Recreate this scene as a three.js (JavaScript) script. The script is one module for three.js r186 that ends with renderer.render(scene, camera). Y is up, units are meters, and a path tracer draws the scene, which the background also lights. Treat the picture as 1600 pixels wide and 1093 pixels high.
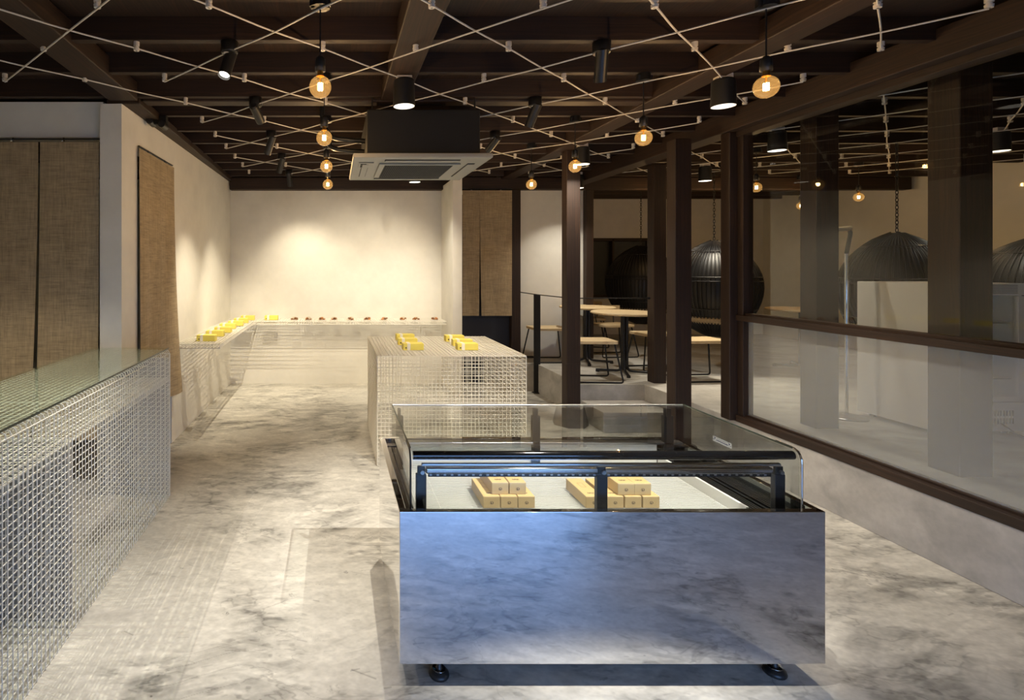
import * as THREE from 'three';
import { RoundedBoxGeometry } from 'three/addons/geometries/RoundedBoxGeometry.js';
import { mergeGeometries } from 'three/addons/utils/BufferGeometryUtils.js';
import { RectAreaLightUniformsLib } from 'three/addons/lights/RectAreaLightUniformsLib.js';

// ------------------------------------------------------------------ camera, sky, exposure
// x to the right, y up, and D metres into the shop (z = -D). The lens is level and shifted.
const F = 838, PX = 522, PY = 416, EYE = 1.55;
const scene = new THREE.Scene();
const camera = new THREE.PerspectiveCamera(2 * Math.atan(677 / F) * 180 / Math.PI, 2156 / 1354, 0.05, 60);
camera.position.set(0, EYE, 0);
camera.lookAt(0, EYE, -1);
camera.setViewOffset(2156, 1354, 1078 - PX, 677 - PY, 1600, 1093);
camera.updateProjectionMatrix();
camera.updateMatrixWorld();
scene.background = new THREE.Color().setRGB(1.6, 3.0, 6.2);       // dusk sky outside the shop front
const renderer = new THREE.WebGLRenderer({ antialias: true });
renderer.toneMapping = THREE.LinearToneMapping;
renderer.toneMappingExposure = 1.12;
renderer.shadowMap.enabled = true;
RectAreaLightUniformsLib.init();

const WARM = new THREE.Color().setRGB(1.0, 0.87, 0.65);            // halogen spots
const SOFT = new THREE.Color().setRGB(1.0, 0.92, 0.77);            // cylinder downlights
const BULB = new THREE.Color().setRGB(1.0, 0.60, 0.25);            // filament globes

// ------------------------------------------------------------------ helpers
let seed = 20240607;
const rnd = () => { seed = (seed * 1664525 + 1013904223) >>> 0; return seed / 4294967296; };
const rr = (a, b) => a + (b - a) * rnd();
const V = (x, y, d) => new THREE.Vector3(x, y, -d);
const used = {};
const numbered = n => { const k = used[n] = (used[n] ?? -1) + 1; return k ? `${n}_${String(k).padStart(3, '0')}` : n; };
const clamp = (x, a = 0, b = 1) => Math.min(b, Math.max(a, x));
const sstep = (a, b, x) => { const t = clamp((x - a) / (b - a)); return t * t * (3 - 2 * t); };

function clean(g) {
  let q = g.index ? g.toNonIndexed() : g;
  for (const k of Object.keys(q.attributes)) if (!['position', 'normal', 'uv'].includes(k)) q.deleteAttribute(k);
  if (!q.attributes.normal) q.computeVertexNormals();
  if (!q.attributes.uv) q.setAttribute('uv', new THREE.BufferAttribute(new Float32Array(q.attributes.position.count * 2), 2));
  return q;
}
const merge = a => a.length === 1 ? clean(a[0]) : mergeGeometries(a.map(clean));
// texture coordinates in metres; u runs along the given axis (grain) where the face has it
function metric(g, along = 'x') {
  g = clean(g);
  const p = g.attributes.position, n = g.attributes.normal, uv = g.attributes.uv;
  for (let k = 0; k < p.count; k++) {
    const ax = Math.abs(n.getX(k)), ay = Math.abs(n.getY(k)), az = Math.abs(n.getZ(k));
    let a = ax >= ay && ax >= az ? ['z', 'y'] : ay >= az ? ['x', 'z'] : ['x', 'y'];
    if (a[1] === along) a = [a[1], a[0]];
    const c = { x: p.getX(k), y: p.getY(k), z: p.getZ(k) };
    uv.setXY(k, c[a[0]], c[a[1]]);
  }
  return g;
}
const box = (x0, x1, y0, y1, d0, d1, along) => metric(new THREE.BoxGeometry(x1 - x0, y1 - y0, d1 - d0).translate((x0 + x1) / 2, (y0 + y1) / 2, -(d0 + d1) / 2), along);
const rbox = (x0, x1, y0, y1, d0, d1, r = 0.004, along = 'x', s = 2) => metric(new RoundedBoxGeometry(x1 - x0, y1 - y0, d1 - d0, s, r).translate((x0 + x1) / 2, (y0 + y1) / 2, -(d0 + d1) / 2), along);
function rod(a, b, r, n = 6, open = true, r2 = r) {
  const d = new THREE.Vector3().subVectors(b, a), L = d.length();
  const g = new THREE.CylinderGeometry(r2, r, L, n, 1, open);
  g.applyQuaternion(new THREE.Quaternion().setFromUnitVectors(new THREE.Vector3(0, 1, 0), d.normalize()));
  return g.translate((a.x + b.x) / 2, (a.y + b.y) / 2, (a.z + b.z) / 2);
}
const tube = (pts, r, seg = 24, n = 6, closed = false) => new THREE.TubeGeometry(new THREE.CatmullRomCurve3(pts, closed, 'catmullrom', 0.5), seg, r, n, closed);
// a bent rod: straight runs with rounded corners
function bent(pts, rad, r, n = 6, closed = false) {
  const path = new THREE.CurvePath(), m = pts.length;
  const cut = (p, q) => { const d = new THREE.Vector3().subVectors(q, p), L = d.length(); return p.clone().addScaledVector(d, Math.min(rad, L * 0.45) / L); };
  let from = pts[0];
  for (let k = 1; k < m - 1; k++) {
    const a = cut(pts[k], pts[k - 1]), b = cut(pts[k], pts[k + 1]);
    path.add(new THREE.LineCurve3(from, a)); path.add(new THREE.QuadraticBezierCurve3(a, pts[k], b)); from = b;
  }
  path.add(new THREE.LineCurve3(from, pts[m - 1]));
  const all = [];
  for (const c of path.curves) { const s = c.isLineCurve3 ? [c.v1, c.v2] : c.getPoints(5); for (const q of s) if (!all.length || all[all.length - 1].distanceTo(q) > 1e-5) all.push(q); }
  const parts = [];
  for (let k = 1; k < all.length; k++) parts.push(rod(all[k - 1], all[k], r, n, true));
  return merge(parts);
}
const lathe = (pts, n = 24) => new THREE.LatheGeometry(pts.map(p => new THREE.Vector2(p[0], p[1])), n);
const disc = (x, y, d, r, h, n = 20) => new THREE.CylinderGeometry(r, r, h, n).translate(x, y, -d);

function put(name, geos, mat, parent) {
  const m = new THREE.Mesh(Array.isArray(geos) ? merge(geos) : geos, mat);
  m.castShadow = m.receiveShadow = true;
  m.name = parent ? name : numbered(name);
  (parent ?? scene).add(m);
  return m;
}
function tag(o, label, category, group, kind) {
  o.userData.label = label; o.userData.category = category;
  if (group) o.userData.group = group;
  if (kind) o.userData.kind = kind;
  return o;
}
function thing(name, label, category, group, pos = [0, 0, 0], turn = 0) {
  const o = new THREE.Group(); o.name = numbered(name); scene.add(o);
  o.position.set(pos[0], pos[1], -pos[2]); o.rotation.y = turn;
  return tag(o, label, category, group);
}
function struct(name, geos, mat, label, category = name.split('_')[0]) { return tag(put(name, geos, mat), label, category, null, 'structure'); }
const stuff = o => { o.userData.kind = 'stuff'; return o; };

// ------------------------------------------------------------------ noise and textures
const perm = new Uint16Array(65536); for (let k = 0; k < 65536; k++) perm[k] = k; for (let k = 65535; k > 0; k--) { const j = Math.floor(rnd() * (k + 1)); [perm[k], perm[j]] = [perm[j], perm[k]]; }
const hash = (x, y, s) => perm[(perm[(x + s * 131) & 65535] + y) & 65535] / 65535;
function vn(x, y, s = 0, px = 0, py = 0) {
  const xi = Math.floor(x), yi = Math.floor(y); let fx = x - xi, fy = y - yi;
  fx = fx * fx * (3 - 2 * fx); fy = fy * fy * (3 - 2 * fy);
  const w = (a, p) => p ? ((a % p) + p) % p : a & 65535;
  const x0 = w(xi, px), x1 = w(xi + 1, px), y0 = w(yi, py), y1 = w(yi + 1, py);
  const a = hash(x0, y0, s), b = hash(x1, y0, s), c = hash(x0, y1, s), d = hash(x1, y1, s);
  return a + (b - a) * fx + (c - a) * fy + (a - b - c + d) * fx * fy;
}
function fbm(x, y, o, s = 0, px = 0, py = 0) { let v = 0, a = 0.5, t = 0; for (let k = 0; k < o; k++) { v += a * vn(x, y, s + k, px, py); t += a; a *= 0.5; x *= 2; y *= 2; px *= 2; py *= 2; } return v / t; }
function dataTex(w, h, f, srgb = true, repeat = true) {
  const a = new Uint8Array(w * h * 4);
  for (let y = 0; y < h; y++) for (let x = 0; x < w; x++) { const c = f(x, y), k = (y * w + x) * 4; a[k] = clamp(c[0], 0, 255); a[k + 1] = clamp(c[1], 0, 255); a[k + 2] = clamp(c[2], 0, 255); a[k + 3] = 255; }
  const t = new THREE.DataTexture(a, w, h); t.magFilter = THREE.LinearFilter; t.minFilter = THREE.LinearMipmapLinearFilter; t.generateMipmaps = true;
  if (repeat) t.wrapS = t.wrapT = THREE.RepeatWrapping;
  if (srgb) t.colorSpace = THREE.SRGBColorSpace; t.needsUpdate = true; return t;
}
const rep = (t, u, v) => { t.repeat.set(u, v); return t; };

// polished concrete slab of the shop, laid out in metres: x -3.4 .. 3.3, D -0.6 .. 7.2
const FX0 = -1.7, FX1 = 3.3, FD0 = -0.3, FD1 = 7.2, FW = 2048, FH = 2048;
const floorPix = new Float32Array(FW * FH);
{
  for (let y = 0; y < FH; y++) for (let x = 0; x < FW; x++) {
    const X = FX0 + (FX1 - FX0) * x / FW, D = FD0 + (FD1 - FD0) * y / FH;
    const wx = fbm(X * 1.3, D * 1.3, 3, 40) - 0.5, wy = fbm(X * 1.3, D * 1.3, 3, 50) - 0.5;
    const big = fbm(X * 0.9 + wx, D * 1.1 + wy, 4, 1), mid = fbm(X * 2.6 + wx * 2, D * 3.2 + wy * 2, 4, 90);
    const a = X * 0.94 + D * 0.34, c = D * 0.94 - X * 0.34;         // trowel strokes run a little askew
    const stroke = fbm(a * 4.0 + wx * 3, c * 15 + wy * 5, 5, 9), stroke2 = fbm(X * 5.5 + wy * 4, D * 17 + wx * 6, 4, 19);
    const wisp = Math.abs(fbm(X * 3.2 + wx * 4, D * 8.5 + wy * 5, 5, 23) - 0.5);
    const fine = fbm(X * 30, D * 44, 3, 29);
    const patch = sstep(0.44, 0.66, big) * sstep(0.38, 0.62, mid);
    const grit = fbm(X * 70, D * 95, 2, 33), smear = fbm(a * 9 + wy * 5, c * 34 + wx * 8, 3, 120);
    let v = 1.02 - 0.06 * sstep(0.40, 0.70, big) - 0.15 * patch * sstep(0.42, 0.66, stroke) - 0.11 * sstep(0.40, 0.6, mid) * sstep(0.52, 0.70, stroke2);
    v -= 0.09 * sstep(0.50, 0.70, smear) * sstep(0.36, 0.62, mid) + 0.13 * sstep(0.026, 0.0, wisp) * sstep(0.34, 0.58, mid);
    v += 0.05 * sstep(0.46, 0.30, stroke) + 0.06 * sstep(0.46, 0.30, stroke2) + 0.12 * (fine - 0.5) + 0.09 * (grit - 0.5);
    v -= 0.13 * sstep(0.64, 0.74, fbm(X * 16 + wx * 5, D * 36, 3, 60)) * sstep(0.36, 0.6, mid);
    floorPix[y * FW + x] = v;
  }
  const stamp = (X, D, r, dv) => {
    const cx = (X - FX0) / (FX1 - FX0) * FW, cy = (D - FD0) / (FD1 - FD0) * FH, R = Math.max(0.6, r * 340);
    for (let y = Math.floor(cy - R - 1); y <= cy + R + 1; y++) for (let x = Math.floor(cx - R - 1); x <= cx + R + 1; x++) {
      if (x < 0 || y < 0 || x >= FW || y >= FH) continue;
      const q = sstep(R + 0.7, R - 0.7, Math.hypot(x - cx, y - cy)); floorPix[y * FW + x] += dv * q;
    }
  };
  const line = (a, b, r, dv, wob = 0) => { const n = Math.ceil(Math.hypot(b[0] - a[0], b[1] - a[1]) / 0.005); for (let k = 0; k <= n; k++) { const t = k / n, w = wob * (fbm(t * 9, a[0] * 7, 3, 77) - 0.5); stamp(a[0] + (b[0] - a[0]) * t + w, a[1] + (b[1] - a[1]) * t + w * 0.6, r, dv); } };
  for (let k = 0; k < 2200; k++) {                                   // chips and trowel nicks
    const X = rr(FX0, FX1), D = rr(0.2, FD1), L = rr(0.004, 0.05) * (rnd() < 0.15 ? 2 : 1), a = rr(-0.5, 0.5);
    line([X, D], [X + L * Math.cos(a), D + L * Math.sin(a)], rr(0.0008, 0.003), -rr(0.04, 0.20));
  }
  const crack = (p) => { for (let k = 1; k < p.length; k++) line(p[k - 1], p[k], 0.0008, -0.09, 0.06); };
  crack([[1.62, 1.2], [1.66, 1.5], [1.75, 1.72], [1.73, 1.95], [1.95, 2.02], [2.2, 1.97], [2.7, 1.8]]);
  crack([[-0.42, 2.35], [-0.3, 2.25], [-0.18, 2.3], [-0.05, 2.22]]); crack([[-0.32, 2.9], [-0.25, 2.68], [-0.12, 2.6], [0.0, 2.64]]);
  crack([[0.55, 2.3], [0.6, 1.9], [0.57, 1.5], [0.7, 1.1]]); crack([[-0.1, 3.9], [0.0, 3.7], [-0.03, 3.5]]);
  for (const o of [0, 0.11]) { line([-0.72 + o, 2.45], [-0.53 + o, 3.75], 0.004, 0.022, 0.01); line([-0.86 + o, 1.9], [-0.72 + o, 2.45], 0.004, 0.015, 0.01); }   // two pale scraped tracks
  for (const [sx, sd, r] of [[-0.486, 2.396, 0.016], [-0.2, 2.53, 0.02], [-0.005, 1.965, 0.028], [0.06, 2.72, 0.012], [-0.32, 3.1, 0.014]]) for (let k = 0; k < 26; k++) { const t = rr(0, 6.28), q = r * Math.sqrt(rnd()); stamp(sx + q * Math.cos(t), sd + 0.8 * q * Math.sin(t), rr(0.001, 0.004), -rr(0.04, 0.12)); }
  for (let k = 0; k < 46; k++) { const t = rnd(); stamp(-0.1 + 0.35 * t + rr(-0.02, 0.02), 3.05 + 0.05 * t + rr(-0.03, 0.03), 0.003, -0.10); }
  for (let k = 0; k < 60; k++) stamp(rr(2.55, 2.95), rr(2.55, 2.75), rr(0.002, 0.007), -0.13);
}
const floorMap = dataTex(FW, FH, (x, y) => { const v = floorPix[y * FW + x]; return [198 * v, 195 * v, 187 * v]; }, true, false);
const floorRough = dataTex(FW / 2, FH / 2, (x, y) => { const v = floorPix[y * 2 * FW + x * 2]; const r = 255 * clamp(0.40 + 0.16 * (1 - v)); return [r, r, r]; }, false, false);
const plasterMap = dataTex(512, 512, (x, y) => { const v = 228 + 14 * (fbm(x / 64, y / 64, 5, 3, 8, 8) - 0.5) + 4 * (fbm(x / 16, y / 16, 3, 13, 32, 32) - 0.5); return [v, v * 0.985, v * 0.945]; });
const plasterBump = dataTex(512, 512, (x, y) => { const v = 128 + 120 * (fbm(x / 32, y / 32, 5, 23, 16, 16) - 0.5); return [v, v, v]; }, false);
const concMap = dataTex(1024, 512, (x, y) => {
  const w = fbm(x / 128, y / 128, 3, 71, 8, 4) - 0.5, n = fbm(x / 128 + w * 2, y / 64 + w * 2, 6, 5, 8, 8), p = fbm(x / 10, y / 10, 3, 61, 102, 51);
  let v = 184 + 52 * (n - 0.5) + 14 * (p - 0.5); return [v, v * 0.985, v * 0.955];
});
const woodMap = (dark, light, s, gap = 30) => dataTex(512, 256, (x, y) => {
  const w = fbm(x / 128, y / 32, 3, s, 4, 8), g = fbm(x / 256 + w * 0.3, y / 5 + w * 7, 4, s + 7, 2, 51), f = fbm(x / 40, y / 1.6, 2, s + 11, 13, 160);
  const t = clamp(0.15 + 0.9 * (g - 0.2) + 0.3 * (f - 0.5)); return [0, 1, 2].map(k => dark[k] + (light[k] - dark[k]) * t);
});
const oldWood = rep(woodMap([24, 14, 8], [68, 43, 26], 101), 1, 4);
const paleWood = rep(woodMap([196, 170, 128], [228, 207, 168], 131), 1.4, 6);
const linenMap = dataTex(1024, 1024, (x, y) => {
  const a = fbm(x / 8, y / 128, 3, 201, 128, 8), b = fbm(x / 128, y / 8, 3, 211, 8, 128), slubx = sstep(0.62, 0.80, fbm(x / 8, y / 64, 2, 221, 128, 16)), sluby = sstep(0.60, 0.78, fbm(x / 64, y / 8, 2, 231, 16, 128));
  const weave = 0.5 + 0.25 * Math.sin(x * Math.PI / 2) * Math.sin(y * Math.PI / 2);
  const t = 0.62 + 0.15 * (a - 0.5) + 0.15 * (b - 0.5) + 0.10 * (fbm(x / 128, y / 128, 3, 241, 8, 8) - 0.5) + 0.10 * (weave - 0.5) - 0.05 * slubx - 0.06 * sluby;
  return [208 * t + 50, 184 * t + 44, 146 * t + 34];
});
const linenBump = dataTex(512, 512, (x, y) => { const v = 128 + 90 * (fbm(x / 2, y / 100, 2, 301, 256, 5) + fbm(x / 100, y / 2, 2, 311, 5, 256) - 1); return [v, v, v]; }, false);
function canvasTex(w, h, draw) { const c = document.createElement('canvas'); c.width = w; c.height = h; const g = c.getContext('2d'); draw(g, w, h); const t = new THREE.CanvasTexture(c); t.colorSpace = THREE.SRGBColorSpace; return t; }

// ------------------------------------------------------------------ materials
const rgb = (r, g, b) => new THREE.Color().setRGB(r, g, b);
const std = o => new THREE.MeshStandardMaterial(o), phys = o => new THREE.MeshPhysicalMaterial(o);
const M = {
  floor: std({ map: floorMap, roughnessMap: floorRough, roughness: 1, metalness: 0 }),
  slab: std({ map: rep(concMap.clone(), 0.6, 1.2), roughness: 0.6 }),
  concrete: std({ map: rep(concMap.clone(), 0.5, 1.0), roughness: 0.75 }),
  plaster: std({ map: rep(plasterMap, 0.7, 0.7), bumpMap: rep(plasterBump, 0.9, 0.9), bumpScale: 0.002, roughness: 0.9 }),
  wood: std({ map: oldWood, bumpMap: oldWood, bumpScale: 0.0015, roughness: 0.62 }),
  pale: std({ map: paleWood, roughness: 0.5 }),
  wire: std({ color: rgb(0.80, 0.77, 0.69), roughness: 0.45 }),
  white: std({ color: rgb(0.80, 0.79, 0.75), roughness: 0.45 }),
  panel: std({ color: rgb(0.34, 0.34, 0.335), roughness: 0.55 }),
  cable: std({ color: rgb(0.66, 0.61, 0.54), roughness: 0.5 }),
  black: std({ color: rgb(0.012, 0.012, 0.013), roughness: 0.42 }),
  blackMatt: std({ color: rgb(0.006, 0.006, 0.006), roughness: 0.8 }),
  iron: std({ color: rgb(0.018, 0.018, 0.020), roughness: 0.45, metalness: 0.3 }),
  mirror: std({ color: rgb(0.88, 0.89, 0.90), roughness: 0.025, metalness: 1 }),
  chrome: std({ color: rgb(0.72, 0.73, 0.75), roughness: 0.08, metalness: 1 }),
  steel: std({ color: rgb(0.45, 0.45, 0.46), roughness: 0.3, metalness: 1 }),
  darkSteel: std({ color: rgb(0.16, 0.14, 0.13), roughness: 0.18, metalness: 1 }),
  gloss: phys({ color: rgb(0.008, 0.008, 0.009), roughness: 0.08, clearcoat: 1, clearcoatRoughness: 0.02 }),
  brass: std({ color: rgb(0.55, 0.36, 0.13), roughness: 0.3, metalness: 1 }),
  glass: phys({ color: rgb(0.97, 0.98, 0.97), transmission: 1, thickness: 0, roughness: 0, ior: 1.27 }),
  hazy: phys({ color: rgb(0.92, 0.94, 0.94), transmission: 0.84, thickness: 0, roughness: 0, ior: 1.3 }),
  tint: phys({ color: rgb(0.90, 0.91, 0.90), transmission: 1, thickness: 0, roughness: 0, ior: 1.38 }),
  greenGlass: phys({ color: rgb(0.92, 0.96, 0.92), transmission: 1, thickness: 0, roughness: 0.01, ior: 1.5 }),
  edge: std({ color: rgb(0.02, 0.03, 0.025), roughness: 0.2 }),
  linen: phys({ map: rep(linenMap, 1.25, 1.25), bumpMap: rep(linenBump, 2.5, 2.5), bumpScale: 0.001, roughness: 0.95, transmission: 0.12, thickness: 0 }),
  yellow: std({ color: rgb(0.84, 0.72, 0.14), roughness: 0.55 }),
  kraft: std({ color: rgb(0.66, 0.50, 0.27), roughness: 0.6 }),
  paper: std({ color: rgb(0.85, 0.83, 0.78), roughness: 0.7 }),
  navy: std({ color: rgb(0.018, 0.019, 0.026), roughness: 0.5 }),
  wicker: std({ color: rgb(0.012, 0.011, 0.011), roughness: 0.45 }),
  stone: std({ color: rgb(0.30, 0.29, 0.28), map: rep(concMap.clone(), 1.2, 2.0), roughness: 0.85 }),
  acDark: std({ color: rgb(0.10, 0.097, 0.085), roughness: 0.6 }),
  acWhite: std({ color: rgb(0.30, 0.29, 0.255), roughness: 0.5 }),
  globe: phys({ color: rgb(1.0, 0.90, 0.70), transmission: 0.992, thickness: 0, roughness: 0.0, ior: 1.45, emissive: rgb(1.0, 0.58, 0.24), emissiveIntensity: 0.2 }),
  filament: std({ color: rgb(0.1, 0.06, 0.03), emissive: rgb(1.0, 0.72, 0.38), emissiveIntensity: 30 }),
  lampFace: std({ color: rgb(0.6, 0.58, 0.55), emissive: rgb(1.0, 0.93, 0.80), emissiveIntensity: 4 }),
  reflector: std({ color: rgb(0.85, 0.84, 0.82), roughness: 0.4, emissive: rgb(1.0, 0.92, 0.78), emissiveIntensity: 0.55 }),
  led: std({ color: rgb(0.6, 0.6, 0.6), emissive: rgb(0.95, 0.97, 1.0), emissiveIntensity: 1.5 }),
  nut: std({ color: rgb(0.22, 0.09, 0.03), roughness: 0.5 }), nutLight: std({ color: rgb(0.55, 0.24, 0.08), roughness: 0.5 }),
};

// ------------------------------------------------------------------ the shell
const CJ = 2.70, TOP = 2.82;                                        // underside of joists, underside of boards
{
  struct('floor', [box(-3.4, FX0, -0.12, 0, -0.3, 9.6), box(FX0, 2.25, -0.12, 0, FD1, 9.6)], M.concrete, 'grey concrete floor behind the wire counter');
  const w = FX1 - FX0, h = FD1 - FD0;
  const g = new THREE.BoxGeometry(w, 0.12, h); const uv = g.attributes.uv, p = g.attributes.position;
  for (let k = 0; k < uv.count; k++) uv.setXY(k, p.getX(k) / w + 0.5, -p.getZ(k) / h + 0.5);
  g.translate((FX0 + FX1) / 2, -0.06, -(FD0 + FD1) / 2);
  struct('floor', g, M.floor, 'mottled grey polished concrete floor of the shop');
}
{ // raised floor of the seating room
  const s = new THREE.Shape();
  [[3.16, -0.3], [7.6, -0.3], [7.6, 9.6], [2.20, 9.6], [2.20, 6.65], [2.50, 6.65], [2.50, 5.46], [3.16, 5.46]].forEach(([x, d], k) => k ? s.lineTo(x, d) : s.moveTo(x, d));
  const g = metric(new THREE.ExtrudeGeometry(s, { depth: 0.345, bevelEnabled: true, bevelSize: 0.006, bevelThickness: 0.006, bevelOffset: -0.006, bevelSegments: 2 }).rotateX(-Math.PI / 2).translate(0, 0.0, 0));
  const f = struct('floor', g, M.slab, 'raised pale concrete floor of the seating area behind the glass', 'floor');
  const st = rbox(2.51, 3.15, 0.0, 0.19, 5.0, 5.455, 0.006);
  put('step', st, M.slab, f);
}
const ceiling = struct('ceiling', box(-3.5, 7.7, TOP, TOP + 0.06, -0.42, 9.7, 'z'), M.wood, 'dark timber ceiling with exposed joists');
for (let j = -6; j <= 15; j++) { const d = 2.295 + 0.455 * j; if (d < -0.5 || d > 9.4) continue; put('joist', rbox(-3.45, 7.6, CJ, TOP + 0.004, d - 0.024, d + 0.024, 0.003, 'x', 1), M.wood, ceiling); }
// left: wall with the curtained doorway, very slightly skewed
{
  const s = new THREE.Shape(); s.moveTo(0, 0); s.lineTo(0.28, 0); s.lineTo(0.28, 2.44); s.lineTo(1.05, 2.44); s.lineTo(1.05, 0); s.lineTo(3.46, 0); s.lineTo(3.46, 2.66); s.lineTo(0, 2.66);
  const g = metric(new THREE.ExtrudeGeometry(s, { depth: 0.15, bevelEnabled: false }));    // x along D, z thickness
  g.rotateY(Math.PI / 2).translate(-0.15, 0, 0);                    // now runs to -z, thickness x -0.15 .. 0
  g.rotateY(-Math.atan2(0.078, 3.44)).translate(-1.45, 0, -3.66);
  struct('wall_left', g, M.plaster, 'white plaster wall with a narrow curtained doorway beside the wall shelf');
}
struct('wall_back', [box(-1.62, 1.66, 0, 2.69, 7.10, 7.24), box(2.36, 3.30, 0, 2.69, 7.08, 7.22)], M.plaster, 'cream plaster back wall above the wire shelf');
struct('wall_partition', box(1.42, 1.53, 0, 2.60, 6.41, 7.10), M.plaster, 'short white wing wall standing out from the back wall');
struct('wall_header', box(-3.4, -1.60, 2.446, 2.69, 3.72, 3.86), M.plaster, 'plaster header above the wide linen curtain');
struct('wall_outer', [box(-3.5, -3.4, 0, 2.9, -0.42, 9.7), box(7.6, 7.7, 0, 2.9, -0.42, 9.7), box(-3.5, 2.2, 0, 2.9, 9.6, 9.7), box(-3.4, -1.62, 0, 2.7, 7.1, 7.2), box(1.66, 2.40, 0, 2.69, 7.35, 7.45), box(2.2, 2.3, 0, 2.82, 7.23, 9.55)], M.plaster, 'plain outer walls enclosing the building');
struct('wall_far', [box(2.2, 7.7, 2.05, 2.9, 9.5, 9.62), box(2.2, 7.7, 0, 1.0, 9.5, 9.62), box(2.2, 3.6, 1.0, 2.05, 9.5, 9.62), box(5.6, 7.7, 1.0, 2.05, 9.5, 9.62)], M.plaster, 'tan end wall of the seating room behind the hanging chairs');
{ // dark window in the end wall
  const w = tag(new THREE.Group(), 'dark night window in the end wall behind the hanging chairs', 'window', null, 'structure'); w.name = 'window_1'; scene.add(w);
  for (let k = 0; k < 3; k++) put('pane', box(3.62 + k * 0.66, 4.26 + k * 0.66, 1.02, 2.03, 9.54, 9.55), M.glass, w);
  put('backing', box(3.6, 5.6, 1.0, 2.05, 9.61, 9.63), M.navy, w);
  for (let k = 0; k < 4; k++) put('mullion', box(3.60 + k * 0.66, 3.63 + k * 0.66, 1.0, 2.05, 9.48, 9.58, 'y'), M.wood, w);
  for (const y of [1.0, 2.0]) put('rail', box(3.60, 5.6, y, y + 0.05, 9.48, 9.58), M.wood, w);
}
// shop front behind the camera: piers, header and an open doorway to the evening sky
struct('wall_front', [box(-3.5, 0.10, 0, 2.9, -0.75, -0.30), box(2.15, 7.7, 0, 2.9, -0.75, -0.30), box(0.10, 2.15, 2.3, 2.9, -0.75, -0.30)], M.plaster, 'street front wall with the open shop doorway');
{ // half-lowered roller shutter in the street doorway, and the pavement outside
  const w = tag(new THREE.Group(), 'half-lowered steel roller shutter in the street doorway', 'shutter', null, 'structure'); w.name = 'door_2'; scene.add(w);
  for (let k = 0; k < 14; k++) put('slat', rbox(0.10, 2.15, 1.25 + k * 0.076, 1.322 + k * 0.076, -0.70, -0.675, 0.006, 'x', 1), M.panel, w);
  struct('pavement', box(-8, 10, -0.2, -0.03, -9, -0.30), M.concrete, 'grey pavement outside the street doorway');
}
// old timber: beams and posts
const beam = (n, l, ...b) => struct(n, rbox(...b, 0.008, Math.abs(b[1] - b[0]) > Math.abs(b[5] - b[4]) ? 'x' : 'z', 1), M.wood, l, 'beam');
beam('beam', 'dark timber beam running over the left plaster wall', -1.53, -1.335, 2.676, 2.80, -0.29, 3.655);
beam('beam', 'thin dark wall plate along the top of the left plaster wall', -1.56, -1.33, 2.661, 2.72, 3.67, 6.98);
beam('beam', 'dark timber beam between the middle downlight and the camera', 0.32, 0.50, 2.684, 2.80, -0.29, 3.68);
beam('beam', 'brown cross beam in front of the ceiling air conditioner', -1.32, 2.15, 2.684, 2.80, 3.69, 3.80);
beam('beam', 'dark timber beam above the right-hand row of globe bulbs', 2.16, 2.33, 2.680, 2.80, -0.29, 6.95);
beam('beam', 'dark head beam over the long glass partition', 3.06, 3.24, 2.60, 2.76, -0.29, 7.0);
beam('beam', 'dark lintel beam along the top of the back wall', -1.36, 1.66, 2.55, 2.71, 6.98, 7.10);
beam('beam', 'dark lintel beam over the way to the seating room', 1.66, 7.5, 2.55, 2.71, 6.96, 7.08);
function post(label, x0, x1, y0, y1, d0, d1, parts, mat = M.wood) {
  const o = tag(new THREE.Group(), label, 'post', 'old timber posts', 'structure'); o.name = numbered('post'); scene.add(o);
  put('shaft', rbox(x0, x1, y0, y1, d0, d1, 0.007, 'y', 1), mat, o);
  parts?.(o); return o;
}
post('dark timber post on a stone block beside the concrete step', 2.265, 2.40, 0.175, 2.68, 5.22, 5.34, o => {
  const g = new THREE.CylinderGeometry(0.13, 0.17, 0.175, 7, 2).rotateY(0.4).translate(2.325, 0.0875, -5.28);
  put('stone_base', metric(g), M.stone, o);
  put('joint', rbox(2.262, 2.403, 0.60, 0.606, 5.217, 5.343, 0.001), M.wood, o);
});
post('broad dark timber post in the middle of the opening', 2.80, 2.935, 0.09, 2.60, 4.40, 4.52, o => put('stone_base', metric(new RoundedBoxGeometry(0.2, 0.09, 0.19, 2, 0.02).translate(2.867, 0.045, -4.46)), M.stone, o));
post('timber post standing on the raised floor at the end of the handrail', 3.28, 3.41, 0.345, 2.60, 5.50, 5.62, o => put('bracket', rod(V(3.27, 1.22, 5.56), V(3.25, 1.22, 5.56), 0.012, 8, false), M.black, o));
post('timber post at the end of the white wall behind the tables', 3.28, 3.375, 0.345, 2.55, 6.97, 7.07);
post('dark door post beside the short linen curtain', 2.31, 2.43, 0.0, 2.55, 6.98, 7.07);
post('reddish timber post closing the glass partition', 3.09, 3.20, 0.346, 2.60, 4.19, 4.29);
post('wide dark timber post behind the glass in front of the refrigerator', 3.56, 3.75, 0.346, 2.72, 3.05, 3.22, null, M.wood);
post('dark timber post behind the glass beside a hanging lamp', 3.56, 3.73, 0.346, 2.72, 3.96, 4.10, null, M.wood);
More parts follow.
